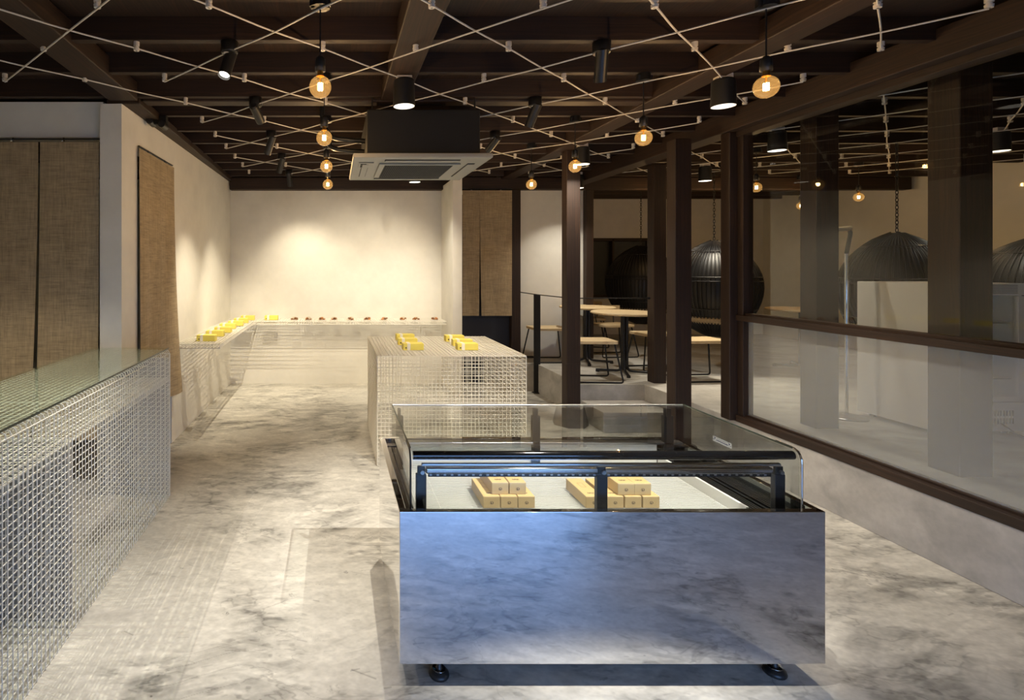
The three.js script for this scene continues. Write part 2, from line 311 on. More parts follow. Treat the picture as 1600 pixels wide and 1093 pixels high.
// right: low concrete wall, sill, transom and panes of the glass partition
struct('wall_right', rbox(3.14, 3.30, 0, 0.343, -0.30, 4.29, 0.004), M.concrete, 'low grey concrete wall under the glass partition');
{
  const w = tag(new THREE.Group(), 'long glass partition with dark wooden sill and transom', 'window', null, 'structure'); w.name = 'window_2'; scene.add(w);
  put('sill', [rbox(3.135, 3.245, 0.343, 0.395, -0.29, 4.19, 0.004, 'z', 1), rbox(3.175, 3.235, 0.39, 0.408, -0.29, 4.19, 0.003, 'z', 1)], M.wood, w);
  put('transom', [rbox(3.135, 3.235, 1.129, 1.172, -0.29, 4.19, 0.004, 'z', 1), rbox(3.165, 3.23, 1.165, 1.19, -0.29, 4.19, 0.003, 'z', 1)], M.wood, w);
  put('head', rbox(3.14, 3.235, 2.56, 2.602, -0.29, 4.19, 0.004, 'z', 1), M.wood, w);
  put('jamb', rbox(3.15, 3.23, 0.395, 2.57, 4.13, 4.19, 0.004, 'y', 1), M.wood, w);
  put('pane', box(3.190, 3.194, 0.405, 1.13, -0.29, 4.14), M.hazy, w).userData.label = 'lower glass pane clouded with a pale haze';
  put('pane', box(3.190, 3.194, 1.185, 2.565, -0.29, 4.14), M.glass, w);
}
// dark door leaf under the short curtain
{ const d = tag(put('door_1', rbox(1.60, 2.33, 0.0, 2.50, 7.10, 7.14, 0.004), M.navy), 'dark navy door leaf behind the short linen curtain', 'door', null, 'structure'); put('rail', rbox(1.62, 2.31, 0.86, 0.93, 7.09, 7.10, 0.002), M.black, d); }

// ------------------------------------------------------------------ linen curtains
function cloth(w, h, wave, segx = 24, segy = 40) {
  const g = new THREE.BoxGeometry(w, h, 0.004, segx, segy, 1), p = g.attributes.position;
  for (let k = 0; k < p.count; k++) { const u = p.getX(k) / w + 0.5, v = 0.5 - p.getY(k) / h; const [dx, dz] = wave(u, v); p.setX(k, p.getX(k) + dx); p.setZ(k, p.getZ(k) + dz); }
  g.computeVertexNormals(); return metric(g);
}
function curtain(label, pos, turn, cloths, railW, hooks) {
  const o = thing('linen_curtain', label, 'curtain', null, pos, turn);
  for (const [x, w, h, wave] of cloths) put('cloth', cloth(w, h, wave).translate(x + w / 2, -h / 2 - 0.02, 0), M.linen, o);
  put('rail', rod(new THREE.Vector3(railW[0], 0.0, 0), new THREE.Vector3(railW[1], 0.0, 0), 0.006, 8, false), M.black, o);
  for (const x of hooks) put('hook', [rod(new THREE.Vector3(x, 0.012, -0.012), new THREE.Vector3(x, -0.015, -0.012), 0.008, 8, false), new THREE.SphereGeometry(0.009, 8, 6).translate(x, -0.012, 0.010)], M.chrome, o);
  return o;
}
curtain('wide brown linen curtain split down the middle behind the glass counter', [-2.03, 2.425, 3.69], 0, [
  [-1.2, 1.195, 2.03, (u, v) => [-(u > 0.5 ? (u - 0.5) * 2 : 0) * 0.05 * v * v, 0.012 * Math.sin(u * 9 + v) * v + 0.02 * v * u]],
  [0.008, 0.405, 2.05, (u, v) => [-(1 - u) * 0.03 * v * v - 0.015 * v * v * u, 0.010 * Math.sin(u * 11 + 1.5) * v]],
], [-1.25, 0.42], [-0.73, -0.38, -0.185, 0.165]);
// the doorway in the left wall: local x runs into the shop (D)
curtain('narrow brown linen curtain hanging in the doorway of the left wall', [-1.437, 2.435, 3.95], Math.PI / 2 - Math.atan2(0.078, 3.44), [
  [-0.03, 0.42, 1.96, (u, v) => [-0.02 * v * u, 0.014 + 0.010 * Math.sin(u * 8) * v + 0.012 * v]],
  [0.385, 0.372, 1.97, (u, v) => [(u - 0.25) * 0.06 * v * v, 0.014 + 0.014 * Math.sin(u * 7 + 2) * v + 0.055 * v * v * u]],
], [0.0, 0.76], [0.2, 0.58]);
curtain('short brown linen curtain over the dark door beside the wing wall', [1.66, 2.555, 6.955], 0, [
  [0.005, 0.225, 1.625, (u, v) => [-0.012 * v * v * u, 0.006 * Math.sin(u * 8) * v]],
  [0.232, 0.415, 1.625, (u, v) => [(1 - u) * 0.018 * v * v, 0.008 * Math.sin(u * 9 + 1) * v]],
], [0, 0.65], [0.12, 0.5]);
{ // small lit window in the passage behind the doorway curtain
  const o = tag(put('lamp_window', box(-1.505, -1.495, 1.895, 2.065, 4.26, 4.36), std({ color: rgb(0.6, 0.58, 0.5), emissive: rgb(1, 0.82, 0.5), emissiveIntensity: 3 })), 'small glowing window lamp showing through the doorway curtain', 'lamp');
  const l = new THREE.RectAreaLight(SOFT, 3, 0.1, 0.17); l.position.copy(V(-1.493, 1.98, 4.31)); l.lookAt(V(0, 1.98, 4.31)); scene.add(l);
}

// ------------------------------------------------------------------ welded wire mesh furniture
const WR = 0.0024;
function wires(o, u, v, nu, nv, cell, skip = {}) {                  // a sheet of welded mesh: o origin, u and v unit vectors
  const n = new THREE.Vector3().crossVectors(u, v), g = [];
  const at = (a, b, off) => o.clone().addScaledVector(u, a * cell).addScaledVector(v, b * cell).addScaledVector(n, off);
  for (let a = 0; a <= nu; a++) if (!skip.u) g.push(rod(at(a, 0, WR), at(a, nv, WR), WR, 5));
  for (let b = 0; b <= nv; b++) if (!skip.v) g.push(rod(at(0, b, -WR), at(nu, b, -WR), WR, 5));
  return g;
}
const ex = V(1, 0, 0), ey = V(0, 1, 0), ez = V(0, 0, 1);             // ez points into the shop
let counter;
{ // glass-topped counter
  const o = counter = thing('mesh_counter', 'long glass-topped counter of white wire mesh at the left edge', 'counter');
  const c = 0.03, d0 = 0.5, n = 104, h = 32;
  stuff(put('front_mesh', wires(V(-1.11, 0.004, d0), ez, ey, n, h, c), M.wire, o));
  const bend = []; for (let a = 0; a <= n; a++) bend.push(rod(V(-1.112, 0.964, d0 + a * c), V(-1.118, 0.981, d0 + a * c), WR, 5), rod(V(-1.118, 0.981, d0 + a * c), V(-1.134, 0.988, d0 + a * c), WR, 5));
  stuff(put('bent_edge', bend, M.wire, o));
  stuff(put('top_mesh', wires(V(-1.614, 0.988, d0), ez, ex, n, 16, c), M.wire, o));
  stuff(put('end_mesh', wires(V(-1.59, 0.004, d0 + n * c), ex, ey, 16, h, c), M.wire, o));
  stuff(put('shelf_mesh', [...wires(V(-1.59, 0.800, d0), ez, ex, n, 15, c), ...wires(V(-1.125, 0.77, d0), ez, ey, n, 1, c)], M.wire, o));
  stuff(put('divider_mesh', wires(V(-1.59, 0.004, 2.305), ex, ey, 15, h, c), M.wire, o));
  const gl = put('glass_top', rbox(-1.624, -1.118, 0.993, 1.001, d0 - 0.01, d0 + n * c + 0.005, 0.001, 'z', 1), M.greenGlass, o);
  put('glass_edge', rbox(-1.1185, -1.1165, 0.9925, 1.0015, d0 - 0.01, d0 + n * c + 0.004, 0.0008, 'z', 1), M.edge, gl);
}
put('inner_panel', [rbox(-1.60, -1.165, 0.0, 0.79, 2.34, 2.385, 0.003), rbox(-1.60, -1.58, 0.0, 0.79, 1.5, 2.34, 0.003)], M.panel, counter);
put('end_panel', rbox(-1.60, -1.125, 0.0, 0.93, 3.630, 3.652, 0.003), M.panel, counter);
{ // island
  const o = thing('mesh_island', 'square display island of white wire mesh in the middle of the shop', 'display table');
  const c = 0.0304, x0 = 0.335, d0 = 4.163, n = 38, h = 28, y0 = 0.004;
  stuff(put('front_mesh', wires(V(x0, y0, d0), ex, ey, n, h, c), M.wire, o));
  stuff(put('rear_mesh', wires(V(x0, y0, d0 + n * c), ex, ey, n, h, c), M.wire, o));
  stuff(put('side_mesh', wires(V(x0, y0, d0), ez, ey, n, h, c), M.wire, o));
  stuff(put('side_mesh', wires(V(x0 + n * c, y0, d0), ez, ey, n, h, c), M.wire, o));
  stuff(put('top_mesh', wires(V(x0, y0 + h * c, d0), ex, ez, n, n, c), M.wire, o));
}
const SY = 0.868;                                                   // top of the wall shelves
{
  const o = thing('mesh_shelf', 'shallow white wire shelf along the left wall holding yellow cartons', 'shelf');
  const c = 0.03;
  stuff(put('top_mesh', wires(V(-1.395, SY - 0.004, 4.72), ex, ez, 13, 78, c), M.wire, o));
  stuff(put('bottom_mesh', wires(V(-1.395, SY - 0.038, 4.72), ex, ez, 13, 78, c, { u: false }), M.wire, o));
  stuff(put('front_edge', wires(V(-1.005, SY - 0.038, 4.72), ez, ey, 78, 1, 0.0335), M.wire, o)).scale.set(1, 1, 1);
  stuff(put('end_edge', wires(V(-1.395, SY - 0.037, 4.72), ex, ey, 13, 1, c), M.wire, o));
}
{
  const o = thing('mesh_shelf', 'shallow white wire shelf along the back wall holding small snack packets', 'shelf');
  const c = 0.03;
  stuff(put('top_mesh', wires(V(-1.0, SY - 0.004, 6.67), ex, ez, 80, 14, c), M.wire, o));
  stuff(put('bottom_mesh', wires(V(-1.0, SY - 0.038, 6.67), ex, ez, 80, 14, c), M.wire, o));
  stuff(put('front_edge', wires(V(-1.0, SY - 0.037, 6.67), ex, ey, 80, 1, c), M.wire, o));
}

// ------------------------------------------------------------------ yellow cartons
const bandTex = canvasTex(128, 64, (g, w, h) => { g.fillStyle = '#f4f0e4'; g.fillRect(0, 0, w, h); g.strokeStyle = '#b8b0a0'; g.lineWidth = 2; g.beginPath(); for (let k = 0; k < 5; k++) { g.moveTo(20, 12 + k * 10); g.lineTo(60 + (k * 17) % 40, 12 + k * 10); } g.stroke(); });
const bandMat = std({ map: bandTex, roughness: 0.6 });
function yellowCarton(label, group, x, y, d, turn = 0) {             // 17 cm long, 8 deep, 5.5 high, sloping ends
  const o = thing('yellow_carton', label, 'carton', group, [x, y, d], turn);
  const L = 0.085, W = 0.043, H = 0.056, g = new THREE.ExtrudeGeometry((() => { const s = new THREE.Shape(); s.moveTo(-L, 0); s.lineTo(L, 0); s.lineTo(L, H - 0.004); s.lineTo(L - 0.005, H); s.lineTo(-L + 0.005, H); s.lineTo(-L, H - 0.004); return s; })(), { depth: 2 * W - 0.006, bevelEnabled: true, bevelSize: 0.003, bevelThickness: 0.003, bevelOffset: -0.003, bevelSegments: 2 }).translate(0, 0, -W + 0.003);
  put('box', metric(g), M.yellow, o);
  const b = put('label_band', [rbox(-0.052, -0.026, 0.001, H + 0.0012, -W - 0.0012, W + 0.0012, 0.001, 'x', 1)], bandMat, o);
  put('seal', new THREE.CylinderGeometry(0.006, 0.006, 0.002, 10).rotateX(Math.PI / 2).translate(-0.062, 0.02, W + 0.0005), M.black, o);
  return o;
}
[[323, 533, 'nearest to the curtain'], [335, 525.5, 'second from the curtain'], [347.5, 519.5, 'third from the curtain'], [355, 513.5, 'fourth from the curtain'], [367.5, 509, 'fifth from the curtain'], [376, 504.5, 'sixth from the curtain'], [386.5, 500.0, 'last one, in the corner']].forEach(([x, y, t], k) => {
  const d = Math.min(F * (EYE - SY) / (y - PY), 6.80) + 0.045; yellowCarton(`yellow carton on the left wall shelf, ${t}`, 'yellow cartons on the left wall shelf', (x - PX) * (d - 0.045) / F - (k === 0 ? 0.01 : 0), SY, d, rr(-0.04, 0.04));
});
yellowCarton('yellow carton alone on the back wall shelf beside the snack packets', null, -0.80, SY, 6.86, 0.02);
[[-1, 'left', [[646, 547], [637.5, 539], [633.5, 531.5]]], [1, 'right', [[731, 547], [723.5, 540.5], [711, 533.5]]]].forEach(([s, side, list]) => list.forEach(([x, y], k) => {
  const d = F * (EYE - 0.859) / (y - PY) + 0.045;
  yellowCarton(`yellow carton on the wire island, ${['front', 'middle', 'rear'][k]} one of the ${side === 'left' ? 'row nearer the plaster wall' : 'row nearer the dark posts'}`, 'yellow cartons on the wire island', (x - PX) * (d - 0.04) / F, 0.859, d, [0.02, -0.03, 0.03][k]);
}));
// ------------------------------------------------------------------ snack packets on the back shelf
const ords = ['first', 'second', 'third', 'fourth', 'fifth', 'sixth', 'seventh', 'eighth', 'ninth', 'tenth'];
const film = phys({ color: rgb(0.95, 0.9, 0.82), transmission: 1, thickness: 0, roughness: 0.12 });
[460, 482, 503, 522, 548, 574, 600, 630, 650, 679].forEach((x, k) => {
  const d = 6.80, o = thing('snack_packet', `small clear packet of brown snacks on the back shelf, ${ords[k]} from the yellow carton`, 'packet', 'snack packets on the back shelf', [(x - PX) * d / F, SY, d], rr(-0.4, 0.4));
  put('tray', new RoundedBoxGeometry(0.095, 0.006, 0.07, 1, 0.002).translate(0, 0.003, 0), M.paper, o);
  for (let q = 0; q < 9; q++) { const g = new THREE.IcosahedronGeometry(rr(0.010, 0.015), 1).scale(1.3, 0.75, 1).rotateY(rr(0, 6)).translate(rr(-0.032, 0.032), 0.014 + (q > 5 ? 0.014 : 0), rr(-0.02, 0.02)); put('snack', g, q % 3 ? M.nut : M.nutLight, o); }
  const f = new THREE.SphereGeometry(0.055, 16, 8, 0, Math.PI * 2, 0, Math.PI / 2).scale(0.9, 0.75, 0.62).translate(0, 0.004, 0); put('film', f, film, o);
});

// ------------------------------------------------------------------ refrigerated display case
const CX0 = 0.241, CX1 = 1.815, CD0 = 1.98, CD1 = 2.851, CB = 0.082, CT = 0.645, GX0 = 0.300, GX1 = 1.780, GD0 = 2.05, GD1 = 2.735, GT = 0.845;
{
  const o = thing('display_case', 'low mirror-steel refrigerated display case with a curved glass top', 'display case');
  const t = 0.028;
  put('front_panel', rbox(CX0, CX1, CB, CT, CD0, CD0 + t, 0.003), M.mirror, o);
  put('rear_panel', rbox(CX0, CX1, CB, CT, CD1 - t, CD1, 0.003), M.mirror, o);
  put('side_panel', rbox(CX0, CX0 + t, CB, CT, CD0 + t, CD1 - t, 0.003), M.mirror, o);
  put('side_panel', rbox(CX1 - t, CX1, CB, CT, CD0 + t, CD1 - t, 0.003), M.mirror, o);
  put('base_plate', rbox(CX0 + 0.01, CX1 - 0.01, CB + 0.004, CB + 0.05, CD0 + 0.02, CD1 - 0.02, 0.004), M.blackMatt, o);
  put('well', [box(CX0 + t, CX1 - t, 0.50, 0.52, CD0 + t, CD1 - t), box(CX0 + t, CX1 - t, 0.50, 0.60, CD0 + t, CD0 + t + 0.012)], M.blackMatt, o);
  put('side_deck', rbox(CX0 + t, GX0 - 0.008, 0.618, 0.628, CD0 + t, CD1 - t, 0.002), M.darkSteel, o);
  put('rear_deck', rbox(CX0 + t, CX1 - t, 0.622, 0.632, GD1 + 0.012, CD1 - t, 0.002), M.darkSteel, o);
  // feet
  for (const [x, d] of [[0.398, 2.035], [1.68, 2.045], [0.41, 2.75], [1.66, 2.75]]) {
    const f = put('foot', lathe([[0, 0], [0.036, 0], [0.039, 0.007], [0.036, 0.016], [0.024, 0.024], [0.010, 0.030], [0.010, 0.052], [0.0, 0.052]], 20).translate(x, 0, -d), M.black, o);
    put('washer', lathe([[0.010, 0.0245], [0.0245, 0.0245], [0.0245, 0.029], [0.010, 0.029]], 18).translate(x, 0, -d), M.chrome, f);
    put('screw', disc(x, 0.066, d, 0.007, 0.036, 10), M.steel, f);
  }
  // drain hose below
  put('hose', tube([V(0.30, 0.085, 2.10), V(0.325, 0.055, 2.08), V(0.36, 0.052, 2.07), V(0.385, 0.08, 2.08)], 0.0035, 20, 6), std({ color: rgb(0.10, 0.42, 0.50), roughness: 0.4 }), o);
  // curved front and top glass
  const prof = [[GD0, 0.60]]; const r = 0.045; for (let k = 0; k <= 10; k++) { const a = Math.PI / 2 * k / 10; prof.push([GD0 + r - r * Math.cos(a), GT - r + r * Math.sin(a)]); } prof.push([GD1, GT]);
  const s = new THREE.Shape(), th = 0.006; prof.forEach(([d, y], k) => k ? s.lineTo(d, y) : s.moveTo(d, y));
  const inner = [[GD0 + th, 0.60]]; for (let k = 0; k <= 10; k++) { const a = Math.PI / 2 * k / 10, q = r - th; inner.push([GD0 + r - q * Math.cos(a), GT - r + q * Math.sin(a)]); } inner.push([GD1, GT - th]);
  inner.reverse().forEach(([d, y]) => s.lineTo(d, y));
  const g = new THREE.ExtrudeGeometry(s, { depth: GX1 - GX0, bevelEnabled: false, curveSegments: 4 });
  const p = g.attributes.position; for (let k = 0; k < p.count; k++) { const d = p.getX(k), y = p.getY(k), x = p.getZ(k); p.setXYZ(k, GX0 + x, y, -d); }
  { // the mapping mirrors the mesh: turn its faces round
    const q = clean(g), a = q.attributes.position; for (let k = 0; k < a.count; k += 3) for (const at of [q.attributes.position, q.attributes.uv]) { const m = at.itemSize; for (let c = 0; c < m; c++) { const z = at.array[(k + 1) * m + c]; at.array[(k + 1) * m + c] = at.array[(k + 2) * m + c]; at.array[(k + 2) * m + c] = z; } }
    q.computeVertexNormals();
    put('curved_glass', q, M.tint, o);
  }
  for (const x of [GX0 - 0.007, GX1 + 0.001]) { const sp = put('side_glass', rbox(x, x + 0.006, 0.60, GT - 0.002, GD0 + 0.004, GD1, 0.0008, 'z', 1), M.tint, o); put('edge_strip', [rod(V(x + 0.003, GT - 0.001, GD0 + 0.04), V(x + 0.003, GT - 0.001, GD1), 0.0035, 6, false)], M.edge, sp); }
  put('corner_trim', bent([V(GX1 + 0.008, 0.60, GD0), V(GX1 + 0.008, GT, GD0), V(GX1 + 0.008, GT, GD0 + 0.12)], 0.05, 0.004, 8), M.chrome, o);
  put('corner_trim', bent([V(GX0 - 0.008, 0.60, GD0), V(GX0 - 0.008, GT, GD0), V(GX0 - 0.008, GT, GD0 + 0.12)], 0.05, 0.0035, 8), M.black, o);
  // posts that carry the glass
  for (const [x, w] of [[0.322, 0.040], [1.030, 0.042], [1.728, 0.040]]) {
    const fp = put('front_post', [rbox(x, x + w, 0.53, 0.735, 2.10, 2.125, 0.003, 'y', 1), rbox(x + 0.006, x + w - 0.004, 0.73, 0.765, 2.105, 2.120, 0.003, 'y', 1)], M.black, o);
    put('screw', rod(V(x + w * 0.6, 0.744, 2.094), V(x + w * 0.6, 0.744, 2.104), 0.008, 10, false), M.steel, fp);
  }
  for (const [x, w] of [[0.312, 0.035], [0.995, 0.04], [1.655, 0.05]]) put('rear_post', [rbox(x, x + w, 0.53, 0.80, 2.69, 2.715, 0.003, 'y', 1), rbox(x + 0.008, x + w - 0.012, 0.79, 0.838, 2.69, 2.712, 0.003, 'y', 1)], M.black, o);
  for (const x of [0.33, 0.99]) put('sliding_pane', rbox(x, x + 0.68, 0.60, 0.777, 2.700 + (x > 0.5 ? 0.012 : 0), 2.705 + (x > 0.5 ? 0.012 : 0), 0.0008, 'x', 1), M.glass, o);
  put('rear_track', rbox(0.31, 1.75, 0.655, 0.668, 2.69, 2.728, 0.003), M.steel, o);
  put('rear_top_rail', rod(V(GX0, GT - 0.003, GD1 + 0.004), V(GX1, GT - 0.003, GD1 + 0.004), 0.005, 8, false), M.steel, o);
  put('front_trim', rod(V(GX0 + 0.004, GT - 0.026, GD0 + 0.028), V(GX1 - 0.004, GT - 0.026, GD0 + 0.028), 0.017, 16, false), M.gloss, o);
  // light rail: chrome channel with a row of diodes
  const rail = put('light_rail', [rbox(0.36, 1.73, 0.733, 0.758, 2.108, 2.135, 0.008, 'x', 3), rbox(0.34, 1.74, 0.772, 0.784, 2.085, 2.10, 0.004, 'x', 2)], M.chrome, o);
  put('diode_cover', rbox(0.37, 1.72, 0.7225, 0.7335, 2.1095, 2.114, 0.001, 'x', 1), M.black, rail);
  put('diode_strip', box(0.40, 1.70, 0.7305, 0.733, 2.118, 2.132), M.led, rail);
  for (let k = 0; k < 48; k++) put('diode_cell', rbox(0.375 + k * 0.028, 0.385 + k * 0.028, 0.7275, 0.7330, 2.1085, 2.113, 0.0008, 'x', 1), M.steel, rail);
  // wire shelf inside
  const SH = 0.556, sg = []; for (let k = 0; k <= 44; k++) { const d = 2.14 + k * 0.0125; sg.push(rod(V(0.345, SH, d), V(1.62, SH, d), 0.002, 5)); }
  for (const x of [0.345, 0.44, 0.76, 1.08, 1.40, 1.62]) sg.push(rod(V(x, SH - 0.004, 2.13), V(x, SH - 0.004, 2.70), 0.0025, 5));
  stuff(put('wire_shelf', sg, M.white, o));
  put('shelf_pan', box(0.335, 1.625, 0.525, 0.533, 2.125, 2.705), M.panel, o);
  put('end_plate', rbox(1.628, 1.640, 0.53, 0.600, 2.12, 2.70, 0.002), M.white, o);
  put('rear_lining', rbox(0.335, 1.63, 0.55, 0.650, 2.708, 2.722, 0.002), M.white, o);
  const grille = put('side_grille', box(1.642, 1.776, 0.535, 0.542, 2.13, 2.70), M.blackMatt, o);
  for (let k = 0; k < 9; k++) put('slat', rbox(1.650 + k * 0.0135, 1.657 + k * 0.0135, 0.542, 0.552, 2.135, 2.695, 0.001, 'z', 1), M.black, grille);
  // printed load-line sticker on the right pane
  const st = canvasTex(256, 48, (g, w, h) => { g.fillStyle = '#e9ecf0'; g.fillRect(0, 0, w, h); g.fillStyle = '#27357a'; g.fillRect(46, 26, 160, 7); for (const x of [22, 216]) { g.beginPath(); g.moveTo(x - 2, 8); g.lineTo(x + 20, 8); g.lineTo(x + 9, 28); g.fill(); } g.fillRect(8, 26, 14, 6); g.fillRect(234, 26, 14, 6); g.fillStyle = '#9aa0ac'; g.fillRect(60, 12, 60, 4); g.fillRect(130, 12, 46, 4); });
  const sm = new THREE.Mesh(new THREE.BoxGeometry(0.12, 0.023, 0.0006).rotateY(-Math.PI / 2), std({ map: st, roughness: 0.5 })); sm.name = 'sticker'; sm.position.copy(V(GX1 - 0.0005, 0.745, 2.46)); sm.userData.label = 'white sticker with a blue line'; o.add(sm);
  const L = new THREE.RectAreaLight(rgb(0.93, 0.96, 1.0), 8, 1.30, 0.018); L.position.copy(V(1.05, 0.7245, 2.122)); L.lookAt(V(1.05, 0.40, 2.30)); scene.add(L);
}
// kraft cartons in the case
const markTex = canvasTex(128, 96, (g, w, h) => { g.fillStyle = '#d9bd8a'; g.fillRect(0, 0, w, h); g.strokeStyle = '#4a3c34'; g.lineWidth = 3; g.beginPath(); g.arc(64, 50, 13, 0, 7); g.stroke(); g.lineWidth = 4; g.beginPath(); g.moveTo(60, 42); g.lineTo(60, 58); g.arc(62, 54, 4, 1.6, -1.6, true); g.moveTo(72, 44); g.arc(70, 50, 6, -1, 1.2); g.stroke(); });
const topTex = canvasTex(128, 256, (g, w, h) => { g.fillStyle = '#d6b97f'; g.fillRect(0, 0, w, h); g.strokeStyle = '#5a4632'; g.lineWidth = 4; g.beginPath(); g.moveTo(36, 216); for (let k = 0; k < 14; k++) g.lineTo(40 + k * 4, 216 + (k % 2 ? -7 : 5) * (k % 3 ? 1 : 0.4)); g.stroke(); g.lineWidth = 2; g.strokeRect(44, 70, 40, 60); });
const markMat = std({ map: markTex, roughness: 0.6 }), topMat = std({ map: topTex, roughness: 0.6 });
function kraftCarton(label, x, y, d, turn) {
  const o = thing('kraft_carton', label, 'carton', 'kraft cartons in the display case', [x, y, d], turn), w = 0.069, h = 0.048, l = 0.19;
  put('box', metric(new RoundedBoxGeometry(w, h, l, 2, 0.002).translate(0, h / 2, 0)), M.kraft, o);
  put('end_flap', new THREE.BoxGeometry(w - 0.004, h - 0.007, 0.0006).translate(0, h / 2 - 0.001, l / 2 + 0.0003), markMat, o);
  put('lid', new THREE.BoxGeometry(w - 0.003, 0.0006, l - 0.006).translate(0, h + 0.0003, 0), topMat, o);
}
const KY = 0.5585;
[0, 1, 2].forEach(k => kraftCarton(`kraft carton ${['first', 'second', 'last'][k]} in the bottom row of the stack clear of the posts`, 0.647 + k * 0.0715, KY, 2.296, 0));
[0, 1].forEach(k => kraftCarton(`kraft carton ${['first', 'second'][k]} in the top row of the stack clear of the posts`, 0.686 + k * 0.076, KY + 0.049, 2.315, [0.02, -0.015][k]));
[0, 1, 2, 3].forEach(k => kraftCarton(`kraft carton ${['half hidden by', 'just beside', 'second beside', 'farthest from'][k]} the middle post, bottom row`, 1.080 + k * 0.074 + (k === 0 ? -0.012 : 0), KY, 2.296, 0));
[0, 1].forEach(k => kraftCarton(`kraft carton ${['nearer to', 'farther from'][k]} the middle post, top row`, 1.203 + k * 0.0715, KY + 0.049, 2.306, 0.012 - 0.03 * k));

// ------------------------------------------------------------------ ceiling air conditioner
{
  const o = thing('air_conditioner', 'black ceiling air conditioner with a pale square grille panel', 'air conditioner');
  const x0 = 0.127, x1 = 1.057, d0 = 3.56, d1 = 4.50, y = 2.272;
  put('housing', rbox(0.225, 0.99, y + 0.03, 2.615, d0 + 0.07, d1 - 0.07, 0.01), M.blackMatt, o);
  put('hanger', [rod(V(0.26, 2.6, 3.66), V(0.26, 2.82, 3.66), 0.006, 6), rod(V(0.96, 2.6, 3.66), V(0.96, 2.82, 3.66), 0.006, 6), rod(V(0.26, 2.6, 4.40), V(0.26, 2.82, 4.40), 0.006, 6), rod(V(0.96, 2.6, 4.40), V(0.96, 2.82, 4.40), 0.006, 6)], M.iron, o);
  put('panel', [rbox(x0, x1, y, y + 0.032, d0, d1, 0.008)], M.acWhite, o);
  for (const [a, b, c, d] of [[x0 + 0.22, x1 - 0.2, d0 + 0.07, d0 + 0.12], [x0 + 0.2, x1 - 0.2, d1 - 0.12, d1 - 0.07], [x0 + 0.07, x0 + 0.12, d0 + 0.2, d1 - 0.2], [x1 - 0.12, x1 - 0.07, d0 + 0.2, d1 - 0.2]]) { const v = put('vent', box(a, b, y - 0.003, y + 0.004, c, d), M.blackMatt, o); put('flap', rbox(a + 0.004, b - 0.004, y - 0.008, y - 0.003, c + 0.012, d - 0.008, 0.001), M.acWhite, v); }
  const gr = put('grille', rbox(x0 + 0.19, x1 - 0.17, y - 0.012, y, d0 + 0.19, d1 - 0.19, 0.004), M.acWhite, o);
  put('grille_back', box(x0 + 0.23, x1 - 0.22, y - 0.0135, y - 0.011, d0 + 0.22, d1 - 0.22), M.blackMatt, gr);
  const gs = []; for (let k = 0; k < 34; k++) gs.push(rod(V(x0 + 0.235 + k * 0.0142, y - 0.015, d0 + 0.22), V(x0 + 0.235 + k * 0.0142, y - 0.015, d1 - 0.22), 0.0016, 4)); for (let k = 0; k < 20; k++) gs.push(rod(V(x0 + 0.23, y - 0.015, d0 + 0.225 + k * 0.0262), V(x1 - 0.22, y - 0.015, d0 + 0.225 + k * 0.0262), 0.0012, 4));
  stuff(put('grille_bars', gs, M.acDark, gr));
  put('corner_cover', [rbox(x0 + 0.045, x0 + 0.15, y - 0.006, y, d0 + 0.16, d0 + 0.34, 0.003)], M.acWhite, o);
  for (const k of [0, 1]) put('receiver', box(x0 + 0.06, x0 + 0.10, y - 0.0075, y - 0.005, d0 + 0.19 + k * 0.07, d0 + 0.245 + k * 0.07), M.blackMatt, o);
  for (const [a, b] of [[2.46, 3.9], [2.40, 3.98]]) put('hose', tube([V(0.23, a, b), V(0.10, a + 0.01, b), V(-0.02, a + 0.04, b + 0.02), V(-0.08, a + 0.16, b + 0.05), V(-0.09, 2.78, b + 0.06)], 0.018, 30, 8), M.black, o);
}

